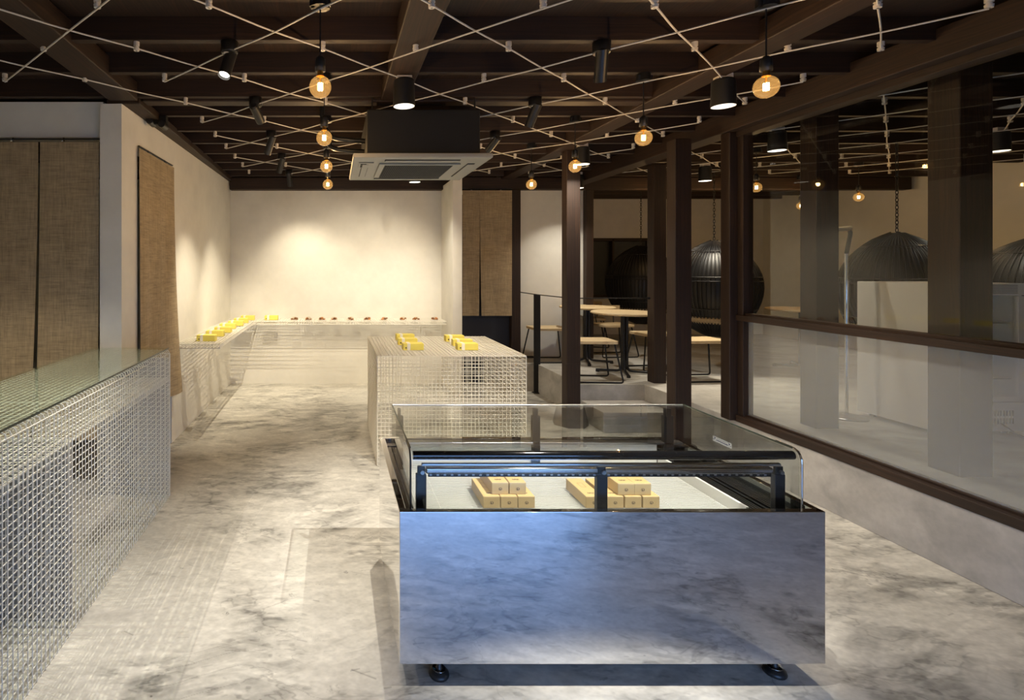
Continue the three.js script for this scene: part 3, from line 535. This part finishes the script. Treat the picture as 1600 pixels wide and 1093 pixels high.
// ------------------------------------------------------------------ wiring lattice: clips on the joists, cables strung crosswise
const NX = i => -1.49 + 0.477 * i, ND = j => 2.295 + 0.455 * j;
const bulbs = [[3, 0], [3, 2], [3, 4], [3, 6], [7, 0], [7, 2], [7, 4], [7, 6]];
const spots = [[2, 1], [2, 3], [2, 5], [2, 7], [2, 9], [6, 1], [6, 3], [6, 5], [2, -1], [6, -1]];
const downs = [[4, 2], [8, 2], [8, 6], [5, 9], [-1, 0]];
const taken = new Set([...bulbs, ...spots, ...downs].map(a => a.join()));
const CABLE_Y = 2.664, I0 = -2, I1 = 18, J0 = -3, J1 = 9;
const solid = (i, j) => { const x = NX(i), d = ND(j); return x > 3.0 && x < 3.3 || x < -1.3 && d > 3.6; };
{
  const knobG = merge([new THREE.CylinderGeometry(0.015, 0.015, 0.022, 12).translate(0, 0.031, 0), new THREE.CylinderGeometry(0.010, 0.010, 0.010, 12).translate(0, 0.016, 0), new THREE.CylinderGeometry(0.0155, 0.014, 0.014, 12).translate(0, 0.004, 0)]);
  const clipG = new THREE.CylinderGeometry(0.005, 0.005, 0.003, 8).translate(0, -0.0045, 0);
  for (let i = I0; i <= I1; i++) for (let j = J0; j <= J1; j++) {
    if (taken.has([i, j].join()) || solid(i, j)) continue;
    const x = NX(i), d = ND(j), sx = PX + F * x / d, sy = PY - F * 1.11 / d; if (sx < -30 || sx > 1640 || sy < -10) continue;
    if (x < -1.62 && d > 3.6) continue;
    const o = thing('cable_clip', x > 3.2 ? 'small pale round cable clip under the ceiling joists of the seating room' : 'small pale round cable clip under the ceiling joists of the shop', 'cable clip', x > 3.2 ? 'cable clips over the seating room' : 'cable clips over the shop', [x, CJ - 0.042, d]);
    put('knob', knobG, M.cable, o); put('screw', clipG, M.steel, o);
  }
  const runs = [];
  for (const fam of [1, -1]) for (let c = -30; c <= 40; c++) {
    if (((c % 2) + 2) % 2 !== (fam > 0 ? 0 : 1)) continue;
    let run = [];                                                   // a run ends at the partition beam and at the walls
    const flush = () => { if (run.length > 1) runs.push({ fam, run }); run = []; };
    for (let j = J0; j <= J1; j++) {
      const i = fam > 0 ? c + j : c - j, x = NX(i), d = ND(j);
      if (i < I0 || i > I1 || x < -1.40 && d > 3.62) { flush(); continue; }
      if (run.length && (NX(run[run.length - 1][0]) - 3.15) * (x - 3.15) < 0) flush();
      run.push([i, j]);
    } flush();
  }
  const count = {};
  for (const { fam, run } of runs) {
    const pts = []; run.forEach(([i, j], k) => { const q = V(NX(i), CABLE_Y + (fam > 0 ? 0.003 : -0.012), ND(j)); if (k) { const m = pts[pts.length - 1].clone().lerp(q, 0.5); m.y -= rr(0.001, 0.006); m.x += rr(-0.008, 0.008); pts.push(m); } pts.push(q); });
    const seen = pts.some(p => { const d = -p.z, sx = PX + F * p.x / d, sy = PY - F * (p.y - EYE) / d; return d > 0.3 && sx > -60 && sx < 1660 && sy > -60; }); if (!seen) continue;
    const room = NX(run[Math.floor(run.length / 2)][0]) > 3.2, key = `${fam}${room}`, n = count[key] = (count[key] ?? 0) + 1;
    const nth = n + (n % 10 === 1 && n !== 11 ? 'st' : n % 10 === 2 && n !== 12 ? 'nd' : n % 10 === 3 && n !== 13 ? 'rd' : 'th');
    tag(put('power_cable', tube(pts, 0.0043, run.length * 8, 6), M.cable), room ? `pale cable under the seating room ceiling, ${nth} slanting ${fam > 0 ? 'back from' : 'forward from'} the glass` : `pale cable under the shop ceiling, ${nth} from the counter slanting ${fam > 0 ? 'back' : 'forward'} towards the glass`, 'cable', room ? 'cables over the seating room' : 'cables over the shop');
  }
}

// ------------------------------------------------------------------ lamps
function pendant(label, group, x, d, y = 2.317, power = 0.42) {
  const o = thing('pendant_bulb', label, 'lamp', group, [x, 0, d]);
  put('ceiling_rose', [new THREE.CylinderGeometry(0.038, 0.042, 0.045, 16).translate(0, CJ - 0.0225, 0), ...[-1, 1].map(s => new THREE.CylinderGeometry(0.012, 0.012, 0.03, 10).translate(s * 0.034, CJ - 0.03, 0.012))], M.black, o);
  put('cord', rod(new THREE.Vector3(0, y + 0.12, 0), new THREE.Vector3(0, CJ - 0.04, 0), 0.0035, 6), M.black, o);
  put('socket', lathe([[0, y + 0.135], [0.010, y + 0.132], [0.022, y + 0.118], [0.023, y + 0.068], [0, y + 0.068]], 16), M.black, o);
  put('collar', lathe([[0.013, y + 0.068], [0.014, y + 0.052], [0.017, y + 0.045]], 14), M.brass, o);
  const R = 0.0475, pr = []; for (let k = 0; k <= 22; k++) { const a = -Math.PI / 2 + (Math.PI * 0.88) * k / 22; pr.push([Math.max(0.0005, R * Math.cos(a)), y + R * Math.sin(a)]); } pr.push([0.016, y + 0.052]);
  const gl = put('globe', lathe(pr, 28), M.globe, o);
  const f = []; for (let k = 0; k < 6; k++) { const a = k * Math.PI / 3; f.push(rod(new THREE.Vector3(0.009 * Math.cos(a), y - 0.014, 0.009 * Math.sin(a)), new THREE.Vector3(0.009 * Math.cos(a), y + 0.016, 0.009 * Math.sin(a)), 0.0028, 6)); }
  put('filament', f, M.filament, gl);
  put('stem', rod(new THREE.Vector3(0, y + 0.014, 0), new THREE.Vector3(0, y + 0.046, 0), 0.004, 6), M.brass, gl);
  const l = new THREE.PointLight(BULB, power); l.position.set(x, y, -d); l.castShadow = true; l.shadow.radius = 0.6; scene.add(l);
}
bulbs.forEach(([i, j], k) => { const row = k < 4 ? 'over the aisle' : 'along the timber beam'; pendant(`glowing globe pendant bulb ${row}, ${['nearest', 'second', 'third', 'farthest'][k % 4]} of its row`, k < 4 ? 'globe bulbs over the aisle' : 'globe bulbs along the beam', NX(i), ND(j)); });
const dine = 'globe bulbs over the seating room';
pendant('globe bulb in the seating room between the glass post and the timber post', dine, 4.11, 5.22, 2.317, 0.30);
pendant('globe bulb hanging in front of the end wall beside the post with the handrail', dine, 4.12, 6.80, 2.317, 0.30);
pendant('globe bulb above the hanging chair seen past the broad post', dine, 4.97, 6.80, 2.317, 0.30);
pendant('globe bulb behind the glass nearest the refrigerator', dine, 5.87, 5.22, 2.317, 0.30);
pendant('globe bulb behind the glass, second behind the refrigerator', dine, 5.82, 5.95, 2.317, 0.30);
pendant('globe bulb behind the glass deepest in its row', dine, 5.92, 6.80, 2.317, 0.30);

function spot(label, x, d, target, power, angle = 0.42, pen = 0.7, color = WARM, blur = 0.12) {
  const o = thing('spotlight', label, 'spotlight', 'black spotlights on the wiring', [x, 0, d]);
  put('base', lathe([[0, CJ - 0.06], [0.040, CJ - 0.06], [0.044, CJ - 0.052], [0.044, CJ - 0.001], [0, CJ - 0.001]], 18), M.black, o);
  for (const s of [-1, 1]) put('terminal', new THREE.CylinderGeometry(0.018, 0.018, 0.004, 12, 1, false, s > 0 ? Math.PI / 2 : -Math.PI / 2, Math.PI).translate(s * 0.012, CJ - 0.062, 0.01), M.cable, o);
  const piv = new THREE.Vector3(0, CJ - 0.085, 0), dir = new THREE.Vector3(target[0] - x, target[1] - piv.y, -(target[2] - d)).normalize();
  put('arm', rod(new THREE.Vector3(0, CJ - 0.055, 0), piv.clone(), 0.008, 8, false), M.black, o);
  const a = piv.clone().addScaledVector(dir, -0.045), b = piv.clone().addScaledVector(dir, 0.115);
  const hd = put('head', [rod(a, b, 0.031, 20, true), rod(a.clone().addScaledVector(dir, -0.008), a, 0.022, 20, false, 0.031), rod(b.clone().addScaledVector(dir, -0.02), b.clone().addScaledVector(dir, -0.019), 0.030, 18, false)], M.black, o);
  const f0 = b.clone().addScaledVector(dir, -0.017), f1 = b.clone().addScaledVector(dir, -0.013);
  put('lens', rod(f0, f1, 0.027, 18, false), M.lampFace, hd);
  const l = new THREE.SpotLight(color, power, 0, angle, pen); l.position.set(x, 0, -d).add(b.clone().addScaledVector(dir, 0.002)); l.target.position.copy(V(...target)); l.castShadow = true; l.shadow.radius = blur; scene.add(l, l.target);
}
const S = (k, label, target, power, angle, pen, color) => spot(label, NX(spots[k][0]), ND(spots[k][1]), target, power, angle, pen, color);
const NEUTRAL = new THREE.Color().setRGB(1.0, 0.94, 0.84);
S(0, 'black spotlight over the wire counter, nearest in its row, lens glowing', [-0.95, 0.4, 1.80], 11, 0.55, 0.9, NEUTRAL);
S(1, 'black spotlight over the aisle, second in its row, slanting to the back wall', [0.15, 1.0, 7.1], 9, 0.50, 1.0);
S(2, 'black spotlight over the aisle, third in its row', [-1.25, 0.85, 5.35], 12, 0.52, 0.9);
S(3, 'black spotlight over the aisle, fourth in its row', [-1.15, 0.80, 6.35], 11, 0.54, 0.9);
S(4, 'black spotlight over the aisle, farthest in its row', [-0.30, 0.85, 7.0], 4, 0.80, 1.0);
S(5, 'black spotlight above the display case beside the timber beam', [1.75, 0.2, 3.9], 10, 0.50, 0.9, NEUTRAL);
S(6, 'black spotlight above the wire island', [0.95, 0.86, 4.75], 12, 0.42, 0.9);
S(7, 'black spotlight behind the air conditioner panel', [0.35, 0.95, 7.1], 16, 0.52, 0.95);
S(8, 'black spotlight near the doorway at the head of the counter row', [-0.50, 0.0, 2.60], 6.5, 0.50, 0.8, NEUTRAL);
S(9, 'black spotlight near the doorway above the front of the display case', [1.05, 0.0, 3.0], 25, 0.52, 0.3, NEUTRAL);

function downlight(label, x, d, power, bottom = 2.505, angle = 0.95, pen = 0.9) {
  const o = thing('downlight', label, 'downlight', 'black cylinder downlights', [x, 0, d]), R = 0.066;
  put('bracket', new RoundedBoxGeometry(0.09, 0.04, 0.05, 1, 0.004).translate(0, CJ - 0.02, 0), M.cable, o);
  put('shade', lathe([[0.0, CJ - 0.035], [0.055, CJ - 0.036], [0.061, CJ - 0.045], [R, bottom], [R - 0.003, bottom], [0.060, CJ - 0.055], [0.0, CJ - 0.052]], 28), M.black, o);
  put('reflector', lathe([[R - 0.004, bottom + 0.001], [0.050, bottom + 0.035], [0.034, bottom + 0.060]], 28), M.reflector, o);
  put('lamp', new THREE.CylinderGeometry(0.034, 0.034, 0.006, 20).translate(0, bottom + 0.062, 0), M.lampFace, o);
  const l = new THREE.SpotLight(SOFT, power, 0, angle, pen); l.position.set(x, bottom + 0.056, -d); l.target.position.set(x, 0, -d); l.castShadow = true; l.shadow.radius = 0.5; scene.add(l, l.target);
}
downlight('black cylinder downlight in front of the air conditioner', NX(4), ND(2), 10, 2.505, 0.66, 0.6);
downlight('black cylinder downlight beside the nearest globe bulb of the beam row', NX(8), ND(2), 11, 2.505, 0.72, 0.6);
downlight('black cylinder downlight beside the third globe bulb of the beam row', NX(8), ND(6), 6);
downlight('black cylinder downlight close to the back wall, seen under the air conditioner', 0.94, 6.25, 5, 2.53);
downlight('black cylinder downlight above the glass top of the wire counter', NX(-1), ND(0), 14);
downlight('black cylinder downlight over the hanging chair beyond the broad post', 4.15, 6.0, 4.0);
downlight('black cylinder downlight behind the glass near the glass post', 3.66, 4.43, 1.6);
downlight('black cylinder downlight behind the glass above the refrigerator', 5.52, 4.45, 1.3);
downlight('black cylinder downlight over the two round tables', 2.98, 6.55, 6.0);

spot('small black spotlight beside the chain of the hanging chair, lens glowing', 4.40, 6.05, [4.05, 0.35, 5.4], 9, 0.5, 0.9);
{ // dark twin fitting under the joists, above the doorway curtain
  const o = thing('ceiling_fitting', 'small dark twin fitting under the joists above the doorway curtain', 'fitting', null, [-1.345, 2.63, 4.10]);
  put('bracket', new RoundedBoxGeometry(0.14, 0.07, 0.05, 1, 0.006).translate(0, 0.035, 0), M.blackMatt, o);
  for (const x of [-0.045, 0.045]) put('drum', new THREE.CylinderGeometry(0.026, 0.03, 0.09, 16).rotateX(Math.PI / 2).translate(x, 0.005 - x * 0.3, 0.02), M.black, o);
}
// ------------------------------------------------------------------ seating room
{ // handrail
  const o = thing('handrail', 'thin black handrail with a flat baluster beside the raised floor', 'handrail');
  put('baluster', rbox(2.445, 2.525, 0.012, 1.205, 6.56, 6.575, 0.002, 'y', 1), M.black, o);
  put('foot_plate', rbox(2.435, 2.54, 0.0, 0.012, 6.53, 6.60, 0.003), M.black, o);
  put('rail', [rod(V(2.44, 1.212, 7.07), V(2.485, 1.205, 6.57), 0.006, 8, false), rod(V(2.485, 1.205, 6.57), V(2.34, 1.235, 5.34), 0.006, 8, false)], M.iron, o);
  put('cross_rail', rod(V(2.40, 1.235, 5.30), V(3.275, 1.222, 5.56), 0.006, 8, false), M.iron, o);
}
tag(put('rail_base', rbox(2.22, 2.62, 0.352, 0.372, 7.03, 7.065, 0.003), M.blackMatt), 'black skirting bar at the foot of the white wall behind the stool', 'skirting');
const P = 0.3512;
function table(label, x, d, h, R) {
  const o = thing('round_table', label, 'table', 'round cafe tables', [x, P, d]);
  put('table_top', lathe([[0, h], [R - 0.012, h], [R, h - 0.008], [R - 0.004, h - 0.022], [R - 0.03, h - 0.028], [0, h - 0.028]], 48), M.pale, o);
  put('top_plate', new RoundedBoxGeometry(0.3, 0.006, 0.3, 1, 0.002).translate(0, h - 0.031, 0), M.iron, o);
  const c = []; for (const [sx, sz] of [[1, 1], [1, -1], [-1, 1], [-1, -1]]) c.push(rod(new THREE.Vector3(sx * 0.017, 0.06, sz * 0.017), new THREE.Vector3(sx * 0.017, h - 0.03, sz * 0.017), 0.0165, 10));
  put('column', c, M.iron, o);
  for (let k = 0; k < 4; k++) { const a = 0.35 + k * Math.PI / 2, cx = Math.cos(a), cz = Math.sin(a); const l = put('foot', bent([new THREE.Vector3(cx * 0.02, 0.14, cz * 0.02), new THREE.Vector3(cx * 0.03, 0.028, cz * 0.03), new THREE.Vector3(cx * 0.29, 0.022, cz * 0.29)], 0.05, 0.015, 8), M.iron, o); put('glide', new THREE.CylinderGeometry(0.018, 0.02, 0.022, 10).translate(cx * 0.275, 0.0115, cz * 0.275), M.black, l); }
}
table('round pale wooden cafe table nearest the step', 3.265, 6.03, 0.690, 0.350);
table('round pale wooden cafe table half hidden behind the post on the stone block', 3.17, 6.72, 0.700, 0.325);
table('round pale wooden cafe table behind the glass', 5.55, 6.35, 0.70, 0.36);
function stool(label, x, d, turn, back = false, w = 0.44, depth = 0.36) {
  const o = thing(back ? 'cafe_chair' : 'cafe_stool', label, back ? 'chair' : 'stool', back ? 'cafe chairs' : 'cafe stools', [x, P, d], turn), h = 0.43;
  const s = new THREE.Shape(), a = w / 2, b = depth / 2, q = 0.05;
  s.moveTo(-a + q, -b); s.lineTo(a - q, -b); s.quadraticCurveTo(a, -b, a, -b + q); s.lineTo(a, b - q); s.quadraticCurveTo(a, b, a - q, b); s.quadraticCurveTo(0, b - 0.03, -a + q, b); s.quadraticCurveTo(-a, b, -a, b - q); s.lineTo(-a, -b + q); s.quadraticCurveTo(-a, -b, -a + q, -b);
  put('seat', metric(new THREE.ExtrudeGeometry(s, { depth: 0.022, bevelEnabled: true, bevelSize: 0.005, bevelThickness: 0.005, bevelOffset: -0.005, bevelSegments: 2, curveSegments: 6 }).rotateX(-Math.PI / 2).translate(0, h - 0.027, 0)), M.pale, o);
  for (const z of [-1, 1]) put('leg', bent([[-a + 0.035, h - 0.012, z * (b - 0.05)], [-a - 0.035, 0.009, z * (b + 0.01)], [a + 0.035, 0.009, z * (b + 0.01)], [a - 0.035, h - 0.012, z * (b - 0.05)]].map(p => new THREE.Vector3(...p)), 0.03, 0.0085, 8), M.iron, o);
  put('seat_frame', [rod(new THREE.Vector3(-a + 0.035, h - 0.03, -b + 0.05), new THREE.Vector3(-a + 0.035, h - 0.03, b - 0.05), 0.007, 6, false), rod(new THREE.Vector3(a - 0.035, h - 0.03, -b + 0.05), new THREE.Vector3(a - 0.035, h - 0.03, b - 0.05), 0.007, 6, false)], M.iron, o);
  if (back) {
    const pts = []; for (let k = 0; k <= 8; k++) { const t = -1 + k / 4; pts.push(new THREE.Vector3(t * (a - 0.01), 0.62, -b - 0.03 + 0.06 * t * t)); }
    const bp = []; for (let k = 1; k < pts.length; k++) { const m = pts[k].clone().add(pts[k - 1]).multiplyScalar(0.5), e = pts[k].clone().sub(pts[k - 1]); bp.push(new RoundedBoxGeometry(e.length() + 0.004, 0.085, 0.016, 1, 0.003).rotateY(-Math.atan2(e.z, e.x)).translate(m.x, m.y, m.z)); }
    put('backrest', metric(merge(bp)), M.pale, o);
    for (const t of [-1, 1]) put('back_support', rod(new THREE.Vector3(t * 0.12, h - 0.02, -b + 0.03), new THREE.Vector3(t * 0.14, 0.62, -b - 0.012), 0.007, 6, false), M.iron, o);
  }
}
stool('pale wooden stool by the white wall behind the black baluster', 2.72, 6.83, 0.03);
stool('pale wooden stool beside the post on the stone block, nearest the step', 2.73, 5.68, -0.08, false, 0.42, 0.34);
stool('pale wooden stool at the far side of the nearer round table', 3.74, 6.28, 0.1, false, 0.42, 0.32);
stool('pale wooden stool between the two timber posts', 3.90, 5.72, 0.08, false, 0.46, 0.34);
stool('cafe chair with a curved wooden back behind the farther round table', 3.74, 7.22, 0.1, true);
stool('cafe chair with a curved wooden back beside the far hanging chair', 3.86, 8.1, -0.3, true, 0.40, 0.34);
// hanging egg chairs
function eggChair(label, x, d, top, H = 1.14, R = 0.46, open = 0) {
  const o = thing('hanging_chair', label, 'hanging chair', 'black hanging egg chairs', [x, 0, d], open);
  const prof = t => { const a = Math.PI * Math.pow(t, 0.95); return [Math.max(0.002, R * Math.pow(Math.max(0, Math.sin(a)), 0.50 + 0.14 * sstep(0.5, 0.0, t))), top - H * t]; };
  const pts = []; for (let k = 0; k <= 26; k++) pts.push(prof(k / 26));
  const sh = pts.map(([r, y]) => new THREE.Vector2(Math.max(0.001, r - 0.014), y));
  put('shell', new THREE.LatheGeometry(sh.reverse(), 40, 0.95, Math.PI * 2 - 1.9), M.wicker, o);
  const g = []; for (let k = 0; k < 46; k++) { const a = 0.95 + (Math.PI * 2 - 1.9) * k / 45; const q = []; for (let m = 0; m <= 18; m++) { const [r, y] = prof(0.01 + 0.98 * m / 18); q.push(new THREE.Vector3(r * Math.sin(a), y, r * Math.cos(a))); } g.push(new THREE.TubeGeometry(new THREE.CatmullRomCurve3(q), 18, 0.0065, 4)); }
  for (const t of [0.12, 0.38, 0.42, 0.7]) { const [r, y] = prof(t), q = []; for (let m = 0; m <= 30; m++) { const a = 0.95 + (Math.PI * 2 - 1.9) * m / 30; q.push(new THREE.Vector3((r + 0.004) * Math.sin(a), y, (r + 0.004) * Math.cos(a))); } g.push(new THREE.TubeGeometry(new THREE.CatmullRomCurve3(q), 30, 0.007, 4)); }
  stuff(put('wicker', g, M.wicker, o));
  const fr = []; for (const s of [1, -1]) { const q = []; for (let m = 0; m <= 18; m++) { const [r, y] = prof(0.005 + 0.99 * m / 18); q.push(new THREE.Vector3(s * r * Math.sin(0.95), y, r * Math.cos(0.95))); } fr.push(new THREE.TubeGeometry(new THREE.CatmullRomCurve3(q), 20, 0.014, 6)); }
  put('rim', fr, M.wicker, o);
  put('cushion', new THREE.SphereGeometry(0.36, 20, 10).scale(1, 0.28, 1).translate(0, top - H * 0.80, 0), M.linen, o);
  const ch = []; let y = top + 0.02; for (let k = 0; y < 2.68; k++, y += 0.034) ch.push(new THREE.TorusGeometry(0.0145, 0.0042, 5, 10).scale(0.72, 1.45, 1).rotateY(k % 2 ? Math.PI / 2 : 0).translate(0, y, 0));
  stuff(put('chain', ch, M.iron, o));
}
eggChair('black wicker hanging chair behind the nearer round table', 4.52, 7.9, 1.86, 1.16, 0.47, 2.8);
eggChair('black wicker hanging chair on a chain past the broad post', 4.50, 6.35, 1.86, 1.14, 0.46, 2.6);
eggChair('black wicker hanging chair on a chain behind the refrigerator', 5.10, 4.86, 1.86, 1.10, 0.40, 2.9);
eggChair('black wicker hanging chair behind the glass, at the picture edge', 6.05, 4.62, 1.80, 1.14, 0.46, 2.4);

{ // refrigerator behind the glass
  const x0 = 4.25, x1 = 4.90, d0 = 3.80, d1 = 4.36, y0 = P + 0.03, y1 = 1.43;
  const o = thing('refrigerator', 'white glass-door counter refrigerator behind the partition', 'refrigerator');
  put('body', [rbox(x0 + 0.029, x1 - 0.029, y0 + 0.001, y0 + 0.20, d0 + 0.024, d1 - 0.029, 0.004), rbox(x0 + 0.029, x1 - 0.029, y1 - 0.07, y1 - 0.001, d0 + 0.024, d1 - 0.029, 0.004), rbox(x0, x0 + 0.03, y0, y1, d0 + 0.02, d1, 0.006), rbox(x1 - 0.03, x1, y0, y1, d0 + 0.02, d1, 0.006), rbox(x0 + 0.029, x1 - 0.029, y0 + 0.001, y1 - 0.001, d1 - 0.03, d1 - 0.001, 0.004)], M.white, o);
  const head = put('head_panel', rbox(x0 - 0.005, x1 + 0.005, y1 - 0.085, y1, d0, d0 + 0.05, 0.006), M.white, o);
  for (let k = 0; k < 6; k++) put('louver', rbox(x0 + 0.06, x1 - 0.06, y1 - 0.072 + k * 0.011, y1 - 0.067 + k * 0.011, d0 - 0.004, d0 + 0.001, 0.001), M.panel, head);
  const door = put('door_frame', [rbox(x0 + 0.005, x0 + 0.05, y0 + 0.21, y1 - 0.09, d0, d0 + 0.03, 0.004), rbox(x1 - 0.05, x1 - 0.005, y0 + 0.21, y1 - 0.09, d0, d0 + 0.03, 0.004), rbox(x0 + 0.005, x1 - 0.005, y0 + 0.21, y0 + 0.25, d0, d0 + 0.03, 0.004)], M.white, o);
  put('pane', box(x0 + 0.045, x1 - 0.045, y0 + 0.25, y1 - 0.09, d0 + 0.012, d0 + 0.018), M.glass, door);
  for (const k of [0, 1, 2]) put('shelf', box(x0 + 0.04, x1 - 0.04, y0 + 0.36 + k * 0.2, y0 + 0.366 + k * 0.2, d0 + 0.05, d1 - 0.05), M.panel, o);
  const kick = put('vent_panel', rbox(x0 + 0.005, x1 - 0.005, y0, y0 + 0.205, d0, d0 + 0.022, 0.005), M.white, o);
  for (let r = 0; r < 2; r++) for (let k = 0; k < 24; k++) put('vent_slot', box(x0 + 0.07 + k * 0.021, x0 + 0.081 + k * 0.021, y0 + 0.055 + r * 0.055, y0 + 0.095 + r * 0.055, d0 - 0.001, d0 + 0.002), M.blackMatt, kick);
  for (const [x, d] of [[x0 + 0.06, d0 + 0.07], [x1 - 0.06, d0 + 0.07], [x0 + 0.06, d1 - 0.07], [x1 - 0.06, d1 - 0.07]]) put('foot', disc(x, P + 0.015, d, 0.02, 0.03, 10), M.black, o);
  put('cable', tube([V(4.72, P + 0.09, 3.79), V(4.76, P + 0.03, 3.74), V(4.82, P + 0.008, 3.68), V(4.95, P + 0.006, 3.72), V(5.1, P + 0.006, 3.9)], 0.005, 24, 6), M.black, o);
}
{ // clothes-stand like display bar behind the glass
  const o = thing('display_stand', 'slim stand with a wooden crossbar behind the glass', 'stand', null, [4.07, P, 4.26]);
  put('base', lathe([[0, 0], [0.13, 0], [0.13, 0.012], [0.02, 0.022], [0, 0.022]], 24), M.steel, o);
  put('pole', rod(new THREE.Vector3(0, 0.02, 0), new THREE.Vector3(0, 1.30, 0), 0.012, 10), M.chrome, o);
  put('elbow', tube([new THREE.Vector3(0, 1.30, 0), new THREE.Vector3(0.02, 1.40, 0), new THREE.Vector3(0.03, 1.47, 0), new THREE.Vector3(0.01, 1.50, 0)], 0.014, 12, 8), M.black, o);
  put('crossbar', rod(new THREE.Vector3(0.03, 1.50, 0), new THREE.Vector3(-0.22, 1.48, 0), 0.02, 12, false), M.pale, o);
}

scene.traverse(o => { if (o.isMesh) { o.castShadow = true; o.receiveShadow = true; } });
renderer.render(scene, camera);
